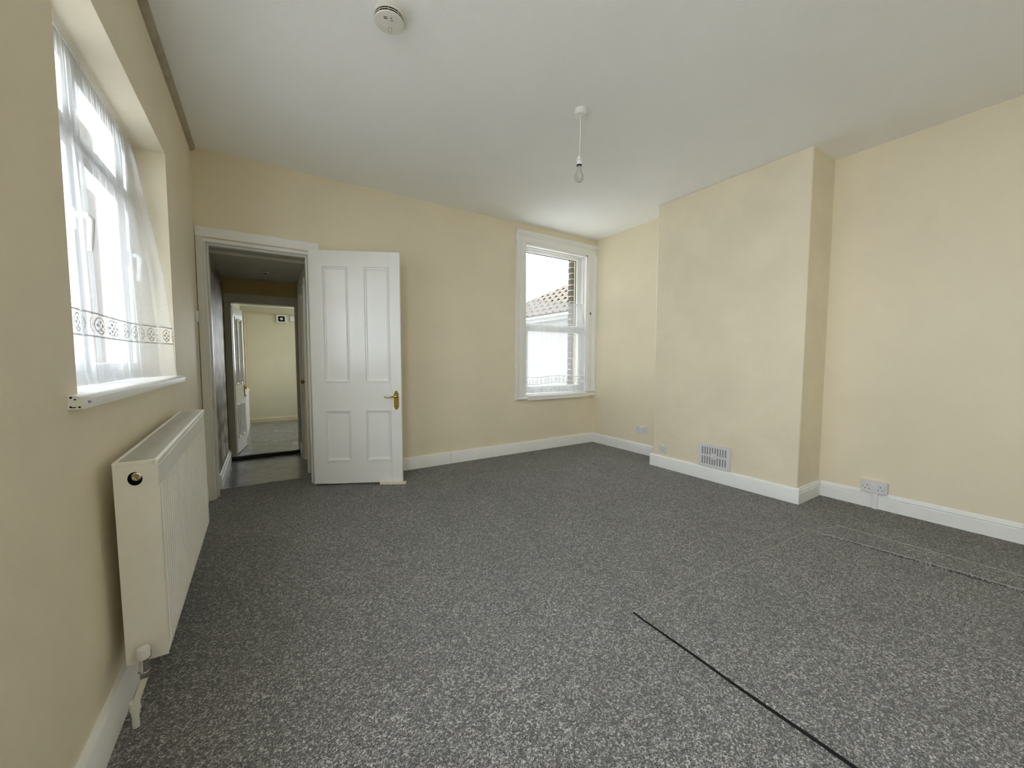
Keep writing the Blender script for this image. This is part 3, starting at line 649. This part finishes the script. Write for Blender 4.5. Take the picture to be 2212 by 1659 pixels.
# ------------------------------------------------------------------ radiator
RX0, RX1, RY0, RY1, RZ0, RZ1 = 0.034, 0.130, -2.178, -1.115, 0.188, 0.806
t = thing('radiator', 'cream panel radiator with ribbed front under the left window', 'radiator', (0.08, -1.65, RZ0))
def ribbed(x_out, x_in, z0, z1, nrib):
    m = MB(); pr = []
    for k in range(nrib):
        a = RY0+0.028+(RY1-RY0-0.056)*k/nrib; p = (RY1-RY0-0.056)/nrib
        pr += [(x_out-0.0065, a), (x_out-0.0065, a+p*0.38), (x_out, a+p*0.52), (x_out, a+p*0.86)]
    pr += [(x_out-0.0065, RY1-0.028), (x_in, RY1-0.028), (x_in, RY0+0.028)]
    return m.prism(pr, 2, z0, z1)
ribbed(RX1, RX1-0.016, RZ0+0.028, RZ1-0.085, 33).build('front_panel', M_rad, t)
fr = MB()
bx(RX1-0.016, RX1-0.001, RY0+0.004, RY0+0.028, RZ0+0.028, RZ1-0.085).build('panel_edge', M_rad, t, bevel=0.003)
bx(RX1-0.016, RX1-0.001, RY1-0.028, RY1-0.004, RZ0+0.028, RZ1-0.085).build('panel_edge', M_rad, t, bevel=0.003)
bx(RX1-0.016, RX1-0.001, RY0+0.004, RY1-0.004, RZ1-0.085, RZ1-0.018).build('panel_top_band', M_rad, t, bevel=0.004)
bx(RX1-0.016, RX1-0.001, RY0+0.004, RY1-0.004, RZ0+0.004, RZ0+0.028).build('panel_bottom_band', M_rad, t, bevel=0.004)
bx(RX0, RX0+0.014, RY0+0.010, RY1-0.010, RZ0+0.004, RZ1-0.02).build('back_panel', M_rad, t, bevel=0.003)
# convector fins between the panels
fin = MB()
for k in range(40):
    a = RY0+0.03+(RY1-RY0-0.06)*k/39
    fin.box(RX0+0.020, RX1-0.022, a-0.0008, a+0.0008, RZ0+0.06, RZ1-0.05)
o = fin.build('convector_fins', M_rad, t); o['kind'] = 'stuff'
# near side panel with its tapping hole, far side panel
hy_, hr, hzc = 0.0, 0.0165, RZ1-0.052; hxc = (RX0+RX1)/2-0.004
def side_panel(y0, y1, hole):
    m = MB(); n = 32; X0, X1, Z0, Z1 = RX0-0.002, RX1-0.002, RZ0, RZ1-0.006
    if not hole: return m.box(X0, X1, y0, y1, Z0, Z1)
    q = 0.030; sx0, sx1, sz0, sz1 = hxc-q, hxc+q, hzc-q, hzc+q
    for a, b, c, d in ((X0, X1, Z0, sz0), (X0, X1, sz1, Z1), (X0, sx0, sz0, sz1), (sx1, X1, sz0, sz1)): m.box(a, b, y0, y1, c, d)
    o = len(m.v); ring = []
    for k in range(n):
        a = 2*PI*(k+0.5)/n; dx, dz = math.cos(a), math.sin(a); sc = q/max(abs(dx), abs(dz)); ring.append((hxc+dx*sc, hzc+dz*sc, hxc+hr*dx, hzc+hr*1.25*dz))
    for cx_, cz_ in ((-1, -1), (1, -1), (1, 1), (-1, 1)):
        i = min(range(n), key=lambda j: (ring[j][0]-hxc-cx_*q)**2+(ring[j][1]-hzc-cz_*q)**2); ring[i] = (hxc+cx_*q, hzc+cz_*q, ring[i][2], ring[i][3])
    for y in (y0, y1):
        m.v += [(r[0], y, r[1]) for r in ring] + [(r[2], y, r[3]) for r in ring]
    for k in range(n):
        k2 = (k+1) % n
        m.f += [tuple(o+i for i in f) for f in ((k, k2, n+k2, n+k), (2*n+k, 3*n+k, 3*n+k2, 2*n+k2), (n+k, n+k2, 3*n+k2, 3*n+k))]
    return m
side_panel(RY0, RY0+0.003, True).build('side_panel', M_rad, t); side_panel(RY1-0.003, RY1, False).build('side_panel', M_rad, t)
MB().lathe([(0.0115, 0.022), (0.0125, 0.012), (0.0085, 0.011), (0.0085, 0.016)], (hxc, RY0, hzc+0.003), 1, 24).build('blanking_plug', M_chrome, t, smooth=40)
MB().lathe([(0.0075, 0.0135), (0.0075, 0.0205)], (hxc, RY0, hzc+0.003), 1, 6).build('plug_socket', M_brass, t)
bx(RX0+0.015, RX1-0.017, RY0+0.021, RY0+0.040, RZ1-0.100, RZ1-0.014).build('tapping_block', M_dark, t)
# top grille: rim and slats
bx(RX0-0.003, RX0+0.006, RY0-0.001, RY1+0.001, RZ1-0.012, RZ1).build('grille_rim', M_rad, t, bevel=0.002)
bx(RX1-0.010, RX1+0.001, RY0-0.001, RY1+0.001, RZ1-0.016, RZ1).build('grille_rim', M_rad, t, bevel=0.003)
bx(RX0+0.006, RX1-0.010, RY0-0.001, RY0+0.008, RZ1-0.012, RZ1).build('grille_end', M_rad, t, bevel=0.002)
bx(RX0+0.006, RX1-0.010, RY1-0.008, RY1+0.001, RZ1-0.012, RZ1).build('grille_end', M_rad, t, bevel=0.002)
ns = 70; sl = bx(RX0+0.006, RX1-0.010, -0.0042, 0.0042, RZ1-0.007, RZ1-0.002)
me0 = None
for k in range(ns):
    a = RY0+0.014+(RY1-RY0-0.028)*k/(ns-1)
    if me0 is None:
        o = sl.build('grille_slat', M_radtop, t); me0 = o.data; o.location.y = a
    else:
        o = bpy.data.objects.new('grille_slat', me0); col.objects.link(o); o.parent = t; o.location.y = a
    # mesh was built relative to the radiator's base; local y equals a in world terms
    o.location.y = a
# valve, tail and pipe at the near bottom corner
vx, vy, vz = 0.078, RY0-0.034, RZ0+0.028
vl = MB().tube([(vx, vy, vz-0.045), (vx, vy, vz+0.010)], 0.0115, 16).build('valve_body', M_chrome, t, smooth=50)
MB().tube([(vx, vy+0.004, vz), (vx, RY0+0.006, vz)], 0.0105, 16).build('valve_tail', M_chrome, vl, smooth=50)
MB().tube([(vx, vy+0.014, vz), (vx, vy+0.026, vz)], 0.0150, 6).build('union_nut', M_chrome, vl)
MB().lathe([(0.0125, 0.004), (0.0150, 0.006), (0.0155, 0.030), (0.0140, 0.036), (0.0001, 0.0375)], (vx, vy, vz), 2, 24).build('valve_cap', M_plast, vl, smooth=40)
MB().tube([(vx, vy, vz-0.052), (vx, vy, vz-0.036)], 0.0155, 6).build('compression_nut', M_chrome, vl)
pipe = MB().tube([(vx, vy, vz-0.045), (vx-0.002, vy-0.002, vz-0.062), (vx-0.016, vy-0.006, vz-0.105), (vx-0.022, vy-0.008, vz-0.125), (vx-0.024, vy-0.008, 0.06), (vx-0.024, vy-0.008, 0.019)], 0.0085, 14).build('pipe', M_pipew, t, smooth=50)
for q0, q1, rr_ in ((0.092, 0.100, 0.0125), (0.080, 0.092, 0.0115), (0.074, 0.080, 0.0128), (0.060, 0.074, 0.0105)):
    MB().tube([(vx-0.0232, vy-0.008, q0), (vx-0.0232, vy-0.008, q1)], rr_, 16).build('coupling', M_pipew, pipe, smooth=50)
t.rotation_euler = (0.030, 0, 0)      # hung slightly out of level
for yb in (RY0+0.2, RY1-0.2): bx(0.0, RX0, yb-0.015, yb+0.015, RZ0+0.08, RZ1-0.08).build('wall_bracket', M_rad, t)

# ------------------------------------------------------------------ left window (plastic casement in a deep reveal)
y0, y1, z0, z1 = WL['y0'], WL['y1'], WL['z0'], WL['z1']
XF, XB = -0.150, -0.215
t = thing('window_1', 'white plastic casement window behind the tall net curtain', 'window', (-0.18, -1.62, z0), kind='structure')
zs_, zt = z0+0.012, 1.84
FW = 0.042
bx(XB, XF, y0, y1, zs_, zs_+FW).build('frame', M_upvc, t, bevel=0.004); bx(XB, XF, y0, y1, z1-FW, z1).build('frame', M_upvc, t, bevel=0.004)
bx(XB, XF, y0, y0+FW, zs_+FW, z1-FW).build('frame', M_upvc, t, bevel=0.004); bx(XB, XF, y1-FW, y1, zs_+FW, z1-FW).build('frame', M_upvc, t, bevel=0.004)
mull = [-1.70, -1.15]
for q in mull: bx(XB, XF, q-0.026, q+0.026, zs_+FW, z1-FW).build('mullion', M_upvc, t, bevel=0.004)
edges = [y0+FW] + [v for q in mull for v in (q-0.026, q+0.026)] + [y1-FW]
for k in range(3):
    a, b = edges[2*k], edges[2*k+1]
    bx(XB, XF, a, b, zt, zt+0.045).build('transom', M_upvc, t, bevel=0.004)
    for q0, q1 in ((zs_+FW, zt), (zt+0.045, z1-FW)):
        w_ = 0.030
        s_f = wall_slab(0, XF+0.012, XB+0.012, a+0.001, b-0.001, q0+0.001, q1-0.001, [(a+w_, b-w_, q0+w_, q1-w_)]).build('sash', M_upvc, t, bevel=0.003)
        bx(XF-0.03, XF-0.026, a+w_, b-w_, q0+w_, q1-w_).build('pane', M_glass, s_f)
def cas_handle(y, z):
    h = bx(XF+0.012, XF+0.020, y-0.012, y+0.012, z-0.035, z+0.035).build('handle', M_upvc, t, bevel=0.003)
    MB().tube([(XF+0.018, y, z+0.015), (XF+0.045, y, z+0.018), (XF+0.056, y+0.004, z+0.004), (XF+0.054, y+0.008, z-0.03), (XF+0.050, y+0.010, z-0.075), (XF+0.047, y+0.010, z-0.105)], [0.010, 0.010, 0.011, 0.010, 0.009, 0.008], 12).build('lever', M_upvc, h, smooth=60)
cas_handle(-1.742, 1.575); cas_handle(-1.108, 1.575)
# sill board with rounded nose and worn end grain
sp_ = [(XF-0.002, z0), (XF-0.002, z0+0.012), (0.010, z0+0.012), (0.020, z0+0.009), (0.027, z0+0.001), (0.028, z0-0.010), (0.028, z0-0.022), (0.0, z0-0.022), (0.0, z0)]
si = MB().prism(sp_[:], 1, y0+0.001, y1-0.001).build('sill_board', M_gloss, t, smooth=35)
ns_ = [(0.0, z0-0.022), (0.0, z0+0.012), (0.010, z0+0.012), (0.020, z0+0.009), (0.027, z0+0.001), (0.028, z0-0.010), (0.028, z0-0.022)]
MB().prism(ns_, 1, -2.348, y0+0.001).build('sill_horn', M_gloss, si, smooth=35); MB().prism(ns_, 1, y1-0.001, -0.885).build('sill_horn', M_gloss, si, smooth=35)
for dx, dz, r_ in ((0.006, 0.007, 0.0022), (0.013, 0.002, 0.0018), (0.005, -0.016, 0.002), (0.020, -0.017, 0.002)):
    bx(dx-r_, dx+r_, -2.3486, -2.3478, z0+dz-r_, z0+dz+r_).build('nail_hole', M_dark, si)
bx(0.005, 0.014, -2.3486, -2.3478, z0-0.0185, z0-0.016).build('crack', M_dark, si)
for dy, h_ in ((0.0, 0.006), (0.008, 0.006), (0.016, 0.002)): bx(0.0278, 0.0284, -2.318+dy, -2.3155+dy, z0-0.010, z0-0.010+h_).build('ink_mark', M_dark, si)

# ------------------------------------------------------------------ net curtains
def lerp(a, b, k): return a+(b-a)*k
def net(name, label, pos, nu, nv, m, wire, length_u):
    t = thing(name, label, 'curtain', wire[0])
    g = MB(); g.uv = []
    for j in range(nv+1):
        for i in range(nu+1):
            x, y, z, vv = pos(i/nu, j/nv); g.v.append((x, y, z)); g.uv.append((i/nu*length_u, vv))
    for j in range(nv):
        for i in range(nu):
            a = j*(nu+1)+i; g.f.append((a, a+1, a+nu+2, a+nu+1))
    g.build('net', m, t, smooth=180, recalc=False)
    MB().tube(wire, 0.0022, 8).build('curtain_wire', M_plast, t, smooth=60)
    return t
far_prof = [(2.14, -0.118), (2.045, -0.103), (1.66, -0.050), (1.52, -0.030), (1.23, -0.006), (1.05, -0.002), (1.0, 0.004)]
def interp(pr, z):
    for (za, xa), (zb, xb) in zip(pr, pr[1:]):
        if z >= zb: return lerp(xa, xb, (za-z)/(za-zb)) if z < za else xa
    return pr[-1][1]
rnd = random.Random(11)
pleats = []
q = 0.0
while q < 1.0:
    wv = rnd.uniform(0.045, 0.12); pleats.append((q, wv, rnd.uniform(0.5, 1.0), rnd.uniform(-1, 1))); q += wv
def pleat_x(u, v):
    for (q, wv, amp, dr) in pleats:
        if q <= u < q+wv or (q+wv >= 1 and u >= q):
            k = (u-q)/wv; return amp, k, dr
    return 0.5, 0.5, 0
def pos_left(u, v):
    z = lerp(2.142, 1.001, v)
    amp, k, dr = pleat_x(u, v)
    shape = math.sin(k*PI)**0.8 - 0.3
    # near end hangs close to the glass, far end billows over the sill
    xf = interp(far_prof, z); xn = lerp(-0.120, -0.098, v)
    wgt = max(0.0, (u-0.70)/0.30); wgt = wgt*wgt*(3-2*wgt)
    x = lerp(xn, xf, wgt)
    env = 0.10+0.90*min(1, v*2.2)
    fine = (1-min(1, v*5))*0.004*math.sin(u*260)
    x += 0.017*amp*env*shape + fine
    fold = 0.020*amp*env*math.sin(2*PI*k)            # cloth doubles back at the pleat edges
    y = lerp(-2.275, -0.968, u) - fold*(1.0 if 0.03 < u < 0.97 else 0.0)
    y = min(-0.966, max(-2.28, y))
    if v > 0.985: x = x+0.004
    return min(x, 0.012), y, z, z
net('net_curtain', 'tall white net curtain with a ringed lace band above the radiator', pos_left, 300, 60, M_net1, [(-0.116, y0+0.004, 2.135), (-0.116, y1-0.004, 2.135)], 1.75)
rnd = random.Random(4); pl2 = []; q = 0.0
while q < 1.0:
    wv = rnd.uniform(0.05, 0.16); pl2.append((q, wv, rnd.uniform(0.35, 1.0), rnd.uniform(-1, 1))); q += wv
def pos_back(u, v):
    z = lerp(1.808, 0.680, v)
    for (q, wv, amp, dr) in pl2:
        if q <= u < q+wv or q+wv >= 1: break
    k = (u-q)/wv
    env = 0.25+0.75*min(1, v*1.6)
    y = 0.040 - 0.018*amp*env*(math.sin(k*PI)**0.8-0.3) + (1-min(1, v*6))*0.003*math.sin(u*190)
    x = lerp(3.0, 3.90, u) - 0.016*amp*env*math.sin(2*PI*k) + 0.03*dr*v*math.sin(k*PI)
    edge = max(0, (u-0.85)/0.15); x += edge*0.045*min(1, v*4) ; y -= edge*0.03*math.sin(min(1, v*1.3)*PI*0.8)
    if v > 0.86: y -= 0.012*(v-0.86)/0.14*(1+math.sin(u*17))
    return min(3.945, max(2.975, x)), min(y, 0.062), z, z + 0.012*math.sin(u*9)*v
net('net_curtain', 'short white net curtain across the lower sash window', pos_back, 260, 50, M_net2, [(WB['x0']+0.002, 0.040, 1.806), (3.90, 0.040, 1.806)], 1.35)

# ------------------------------------------------------------------ back window (sliding sash in a moulded surround)
t = thing('window_2', 'white sash window with moulded surround in the far corner', 'window', (3.46, 0, 0.6), kind='structure')
def arch_profile(w_):   # across (0 = inner edge) , proud of the wall
    return [(0, 0), (0, 0.014), (0.010, 0.018), (w_*0.55, 0.018), (w_*0.60, 0.024), (w_*0.66, 0.020), (w_*0.72, 0.028), (w_*0.86, 0.036), (w_*0.93, 0.040), (w_, 0.040), (w_, 0)]
AW = 0.135
MB().prism([(WB['x0']-a, -d) for a, d in arch_profile(AW)], 2, 0.657, 2.43).build('architrave_leg', M_gloss, t, smooth=30)
MB().prism([(WB['x1']+a*0.97, -d) for a, d in arch_profile(AW)], 2, 0.685, 2.43).build('architrave_leg', M_gloss, t, smooth=30)
MB().prism([(-d, 2.43+a*0.95) for a, d in arch_profile(AW)], 0, WB['x0']-AW, WB['x1']+0.131).build('architrave_head', M_gloss, t, smooth=30)
bx(WB['x0'], WB['x0']+0.016, 0.0, 0.19, WB['z0'], WB['z1']).build('reveal_lining', M_gloss, t); bx(WB['x1']-0.016, WB['x1'], 0.0, 0.19, WB['z0'], WB['z1']).build('reveal_lining', M_gloss, t)
bx(WB['x0'], WB['x1'], 0.0, 0.19, WB['z1']-0.02, WB['z1']).build('reveal_lining', M_gloss, t)
xi0, xi1 = WB['x0']+0.016, WB['x1']-0.016
for a, b in ((xi0, xi0+0.014), (xi1-0.014, xi1)): bx(a, b, 0.05, 0.066, 0.68, WB['z1']-0.02).build('staff_bead', M_gloss, t, bevel=0.003)
bx(xi0, xi1, 0.05, 0.066, WB['z1']-0.036, WB['z1']-0.02).build('staff_bead', M_gloss, t, bevel=0.003)
lo = wall_slab(1, 0.070, 0.108, xi0+0.001, xi1-0.001, 0.685, 1.525, [(3.062, 3.865, 0.770, 1.430)]).build('lower_sash', M_gloss, t, bevel=0.004)
bx(3.062, 3.865, 0.086, 0.090, 0.770, 1.430).build('pane', M_glass, lo)
upz = WB['z1']-0.022
us = wall_slab(1, 0.112, 0.150, xi0+0.001, xi1-0.001, 1.47, upz, [(3.046, 3.874, 1.53, 2.375)]).build('upper_sash', M_gloss, t, bevel=0.004)
bx(3.046, 3.874, 0.130, 0.134, 1.53, 2.375).build('pane', M_glass, us)
bx(3.874-0.004, 3.874, 0.1345, 0.150, 1.53, 2.375).build('glazing_seal', M_rubber, us); bx(3.046, 3.87, 0.1345, 0.150, 2.369, 2.375).build('glazing_seal', M_rubber, us)
# sill: inner board, rounded nosing under the surround, proud middle strip
bx(WB['x0'], WB['x1'], -0.001, 0.19, WB['z0'], 0.680).build('sill_board', M_gloss, t, bevel=0.004)
nose = [(0.0, 0.622), (-0.030, 0.622), (-0.041, 0.630), (-0.043, 0.639), (-0.041, 0.649), (-0.030, 0.656), (0.0, 0.656)]
MB().prism(nose, 0, WB['x0']-AW-0.004, WB['x1']+0.126).build('sill_nosing', M_gloss, t, smooth=40)
bx(2.985, 3.945, -0.056, -0.0435, 0.614, 0.668).build('sill_strip', M_gloss, t, bevel=0.003)
bx(2.985, 3.945, -0.0435, -0.001, 0.657, 0.670).build('sill_strip', M_gloss, t, bevel=0.002)
ct = MB().lathe([(0.011, 0), (0.011, -0.005), (0.006, -0.008)], (3.985, -0.018, 1.70), 1, 16).build('latch_plate', M_chrome, t, smooth=40)
bx(3.981, 3.989, -0.030, -0.024, 1.675, 1.704).build('latch_lever', M_dark, ct)

# ------------------------------------------------------------------ outside: brick reveal, neighbouring house, yard
b_ = thing('brick_reveal', 'weathered brick edge seen through the upper sash pane', 'brickwork', (3.93, 0.24, 0.6), kind='structure')
bx(3.906, 4.2, 0.265, 0.318, 0.5, 2.9).build('mortar', M_mortar, b_)
me0 = None; k = 0; zz = 0.51
while zz < 2.85:
    if me0 is None:
        o = bx(3.898, 4.09, 0.261, 0.322, 0.51, 0.575).build('brick', M_brick, b_, bevel=0.003, seg=1); me0 = o.data
    else:
        o = bpy.data.objects.new('brick', me0); col.objects.link(o); o.parent = b_; o.location = (0.0 if k % 2 else 0.006, 0, zz-0.51)
        md = o.modifiers.new('bevel', 'BEVEL'); md.width = 0.003; md.segments = 1
    zz += 0.076; k += 1
NX = 7.2; NZ = 2.27; PT = math.radians(32)
hz = thing('neighbour_house', 'neighbouring white rendered house with a tiled hipped roof outside', 'house', (NX, 6, -0.3))
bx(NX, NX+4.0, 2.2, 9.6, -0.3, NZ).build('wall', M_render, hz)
bx(NX-0.16, NX-0.13, 2.0, 9.8, NZ-0.10, NZ+0.08).build('fascia', M_render, hz)
gp = [(NX-0.20+0.06*math.cos(a), NZ+0.05+0.06*math.sin(a)) for a in [PI+PI*i/10 for i in range(11)]]
gp2 = [(NX-0.20+0.052*math.cos(a), NZ+0.05+0.052*math.sin(a)) for a in [PI+PI*i/10 for i in range(10, -1, -1)]]
MB().prism(gp+gp2, 1, 2.0, 9.9).build('gutter', M_gutter, hz)
n_ = Vector((-math.sin(PT), 0, math.cos(PT)))
def roofp(s_, y, h=0.0): return Vector((NX-0.2+s_*math.cos(PT), y, NZ+0.06+s_*math.sin(PT))) + n_*h
def hip(s_): return 9.45 - 1.62*s_*math.cos(PT)
rb = MB(); top_s = 4.2
rb.add([roofp(0, 2.0), roofp(0, 9.6), roofp(top_s, hip(top_s)+0.1), roofp(top_s, 2.0), roofp(0, 2.0, -0.08), roofp(0, 9.6, -0.08), roofp(top_s, hip(top_s)+0.1, -0.08), roofp(top_s, 2.0, -0.08)],
       [(0, 1, 2, 3), (7, 6, 5, 4), (0, 4, 5, 1), (1, 5, 6, 2), (2, 6, 7, 3), (3, 7, 4, 0)])
rb.build('roof_deck', M_tile, hz)
# one interlocking tile with a raised roll along one edge, shared by all
tw, tl_ = 0.30, 0.40; pr = [(0.0, 0.012), (0.03, 0.040), (0.07, 0.055), (0.11, 0.040), (0.14, 0.014), (0.22, 0.010), (0.298, 0.012)]
tm = MB(); nn = len(pr)
for s_, lift in ((0.0, 0.035), (tl_, 0.0)):
    for a, h in pr: tm.v.append(Vector((s_*math.cos(PT), a, s_*math.sin(PT))) + n_*(h+lift))
    for a, h in pr: tm.v.append(Vector((s_*math.cos(PT), a, s_*math.sin(PT))) + n_*(h+lift-0.014))
for i in range(nn-1): tm.f += [(i, i+1, 2*nn+i+1, 2*nn+i), (nn+i, 3*nn+i, 3*nn+i+1, nn+i+1), (i, nn+i, nn+i+1, i+1)]
me_t = None; cnt = 0
for r in range(12):
    s0_ = r*0.32; y = 2.6 + (0.15 if r % 2 else 0.0)
    while y < hip(s0_+0.2)-0.2:
        vis = y > 3.2 + r*0.22
        if vis and cnt < 290:
            if me_t is None:
                o = tm.build('roof_tile', M_tile, hz, smooth=60); me_t = o.data
                for v_ in me_t.vertices: v_.co += Vector((NX, 6, -0.3))
            else:
                o = bpy.data.objects.new('roof_tile', me_t); col.objects.link(o); o.parent = hz
            o.location = roofp(s0_, y) - Vector((NX, 6, -0.3)); cnt += 1
        y += tw
struct(bx(-0.2, 2.6, 0.27, 4.15, 2.31, 7.5).build('wall_outrigger', M_render), 'unseen upper storey of the rear wing, enlarged to block sky light', 'wall')  # unseen mass, raised and widened to cut sky light at the back window
struct(bx(-6.0, -0.27, 0.9, 1.2, -0.3, 3.9).build('wall_backdrop', M_brickw), 'added dark brick wall dimming the view through the left window', 'wall')  # added backdrop, keeps bright sky from showing through the left net
struct(bx(-14, 24, -16, 22, -0.45, -0.30).build('ground', M_yard), 'pale concrete yard outside the windows', 'ground')
for k in list(bpy.data.objects):
    if '_local' in k: del k['_local']
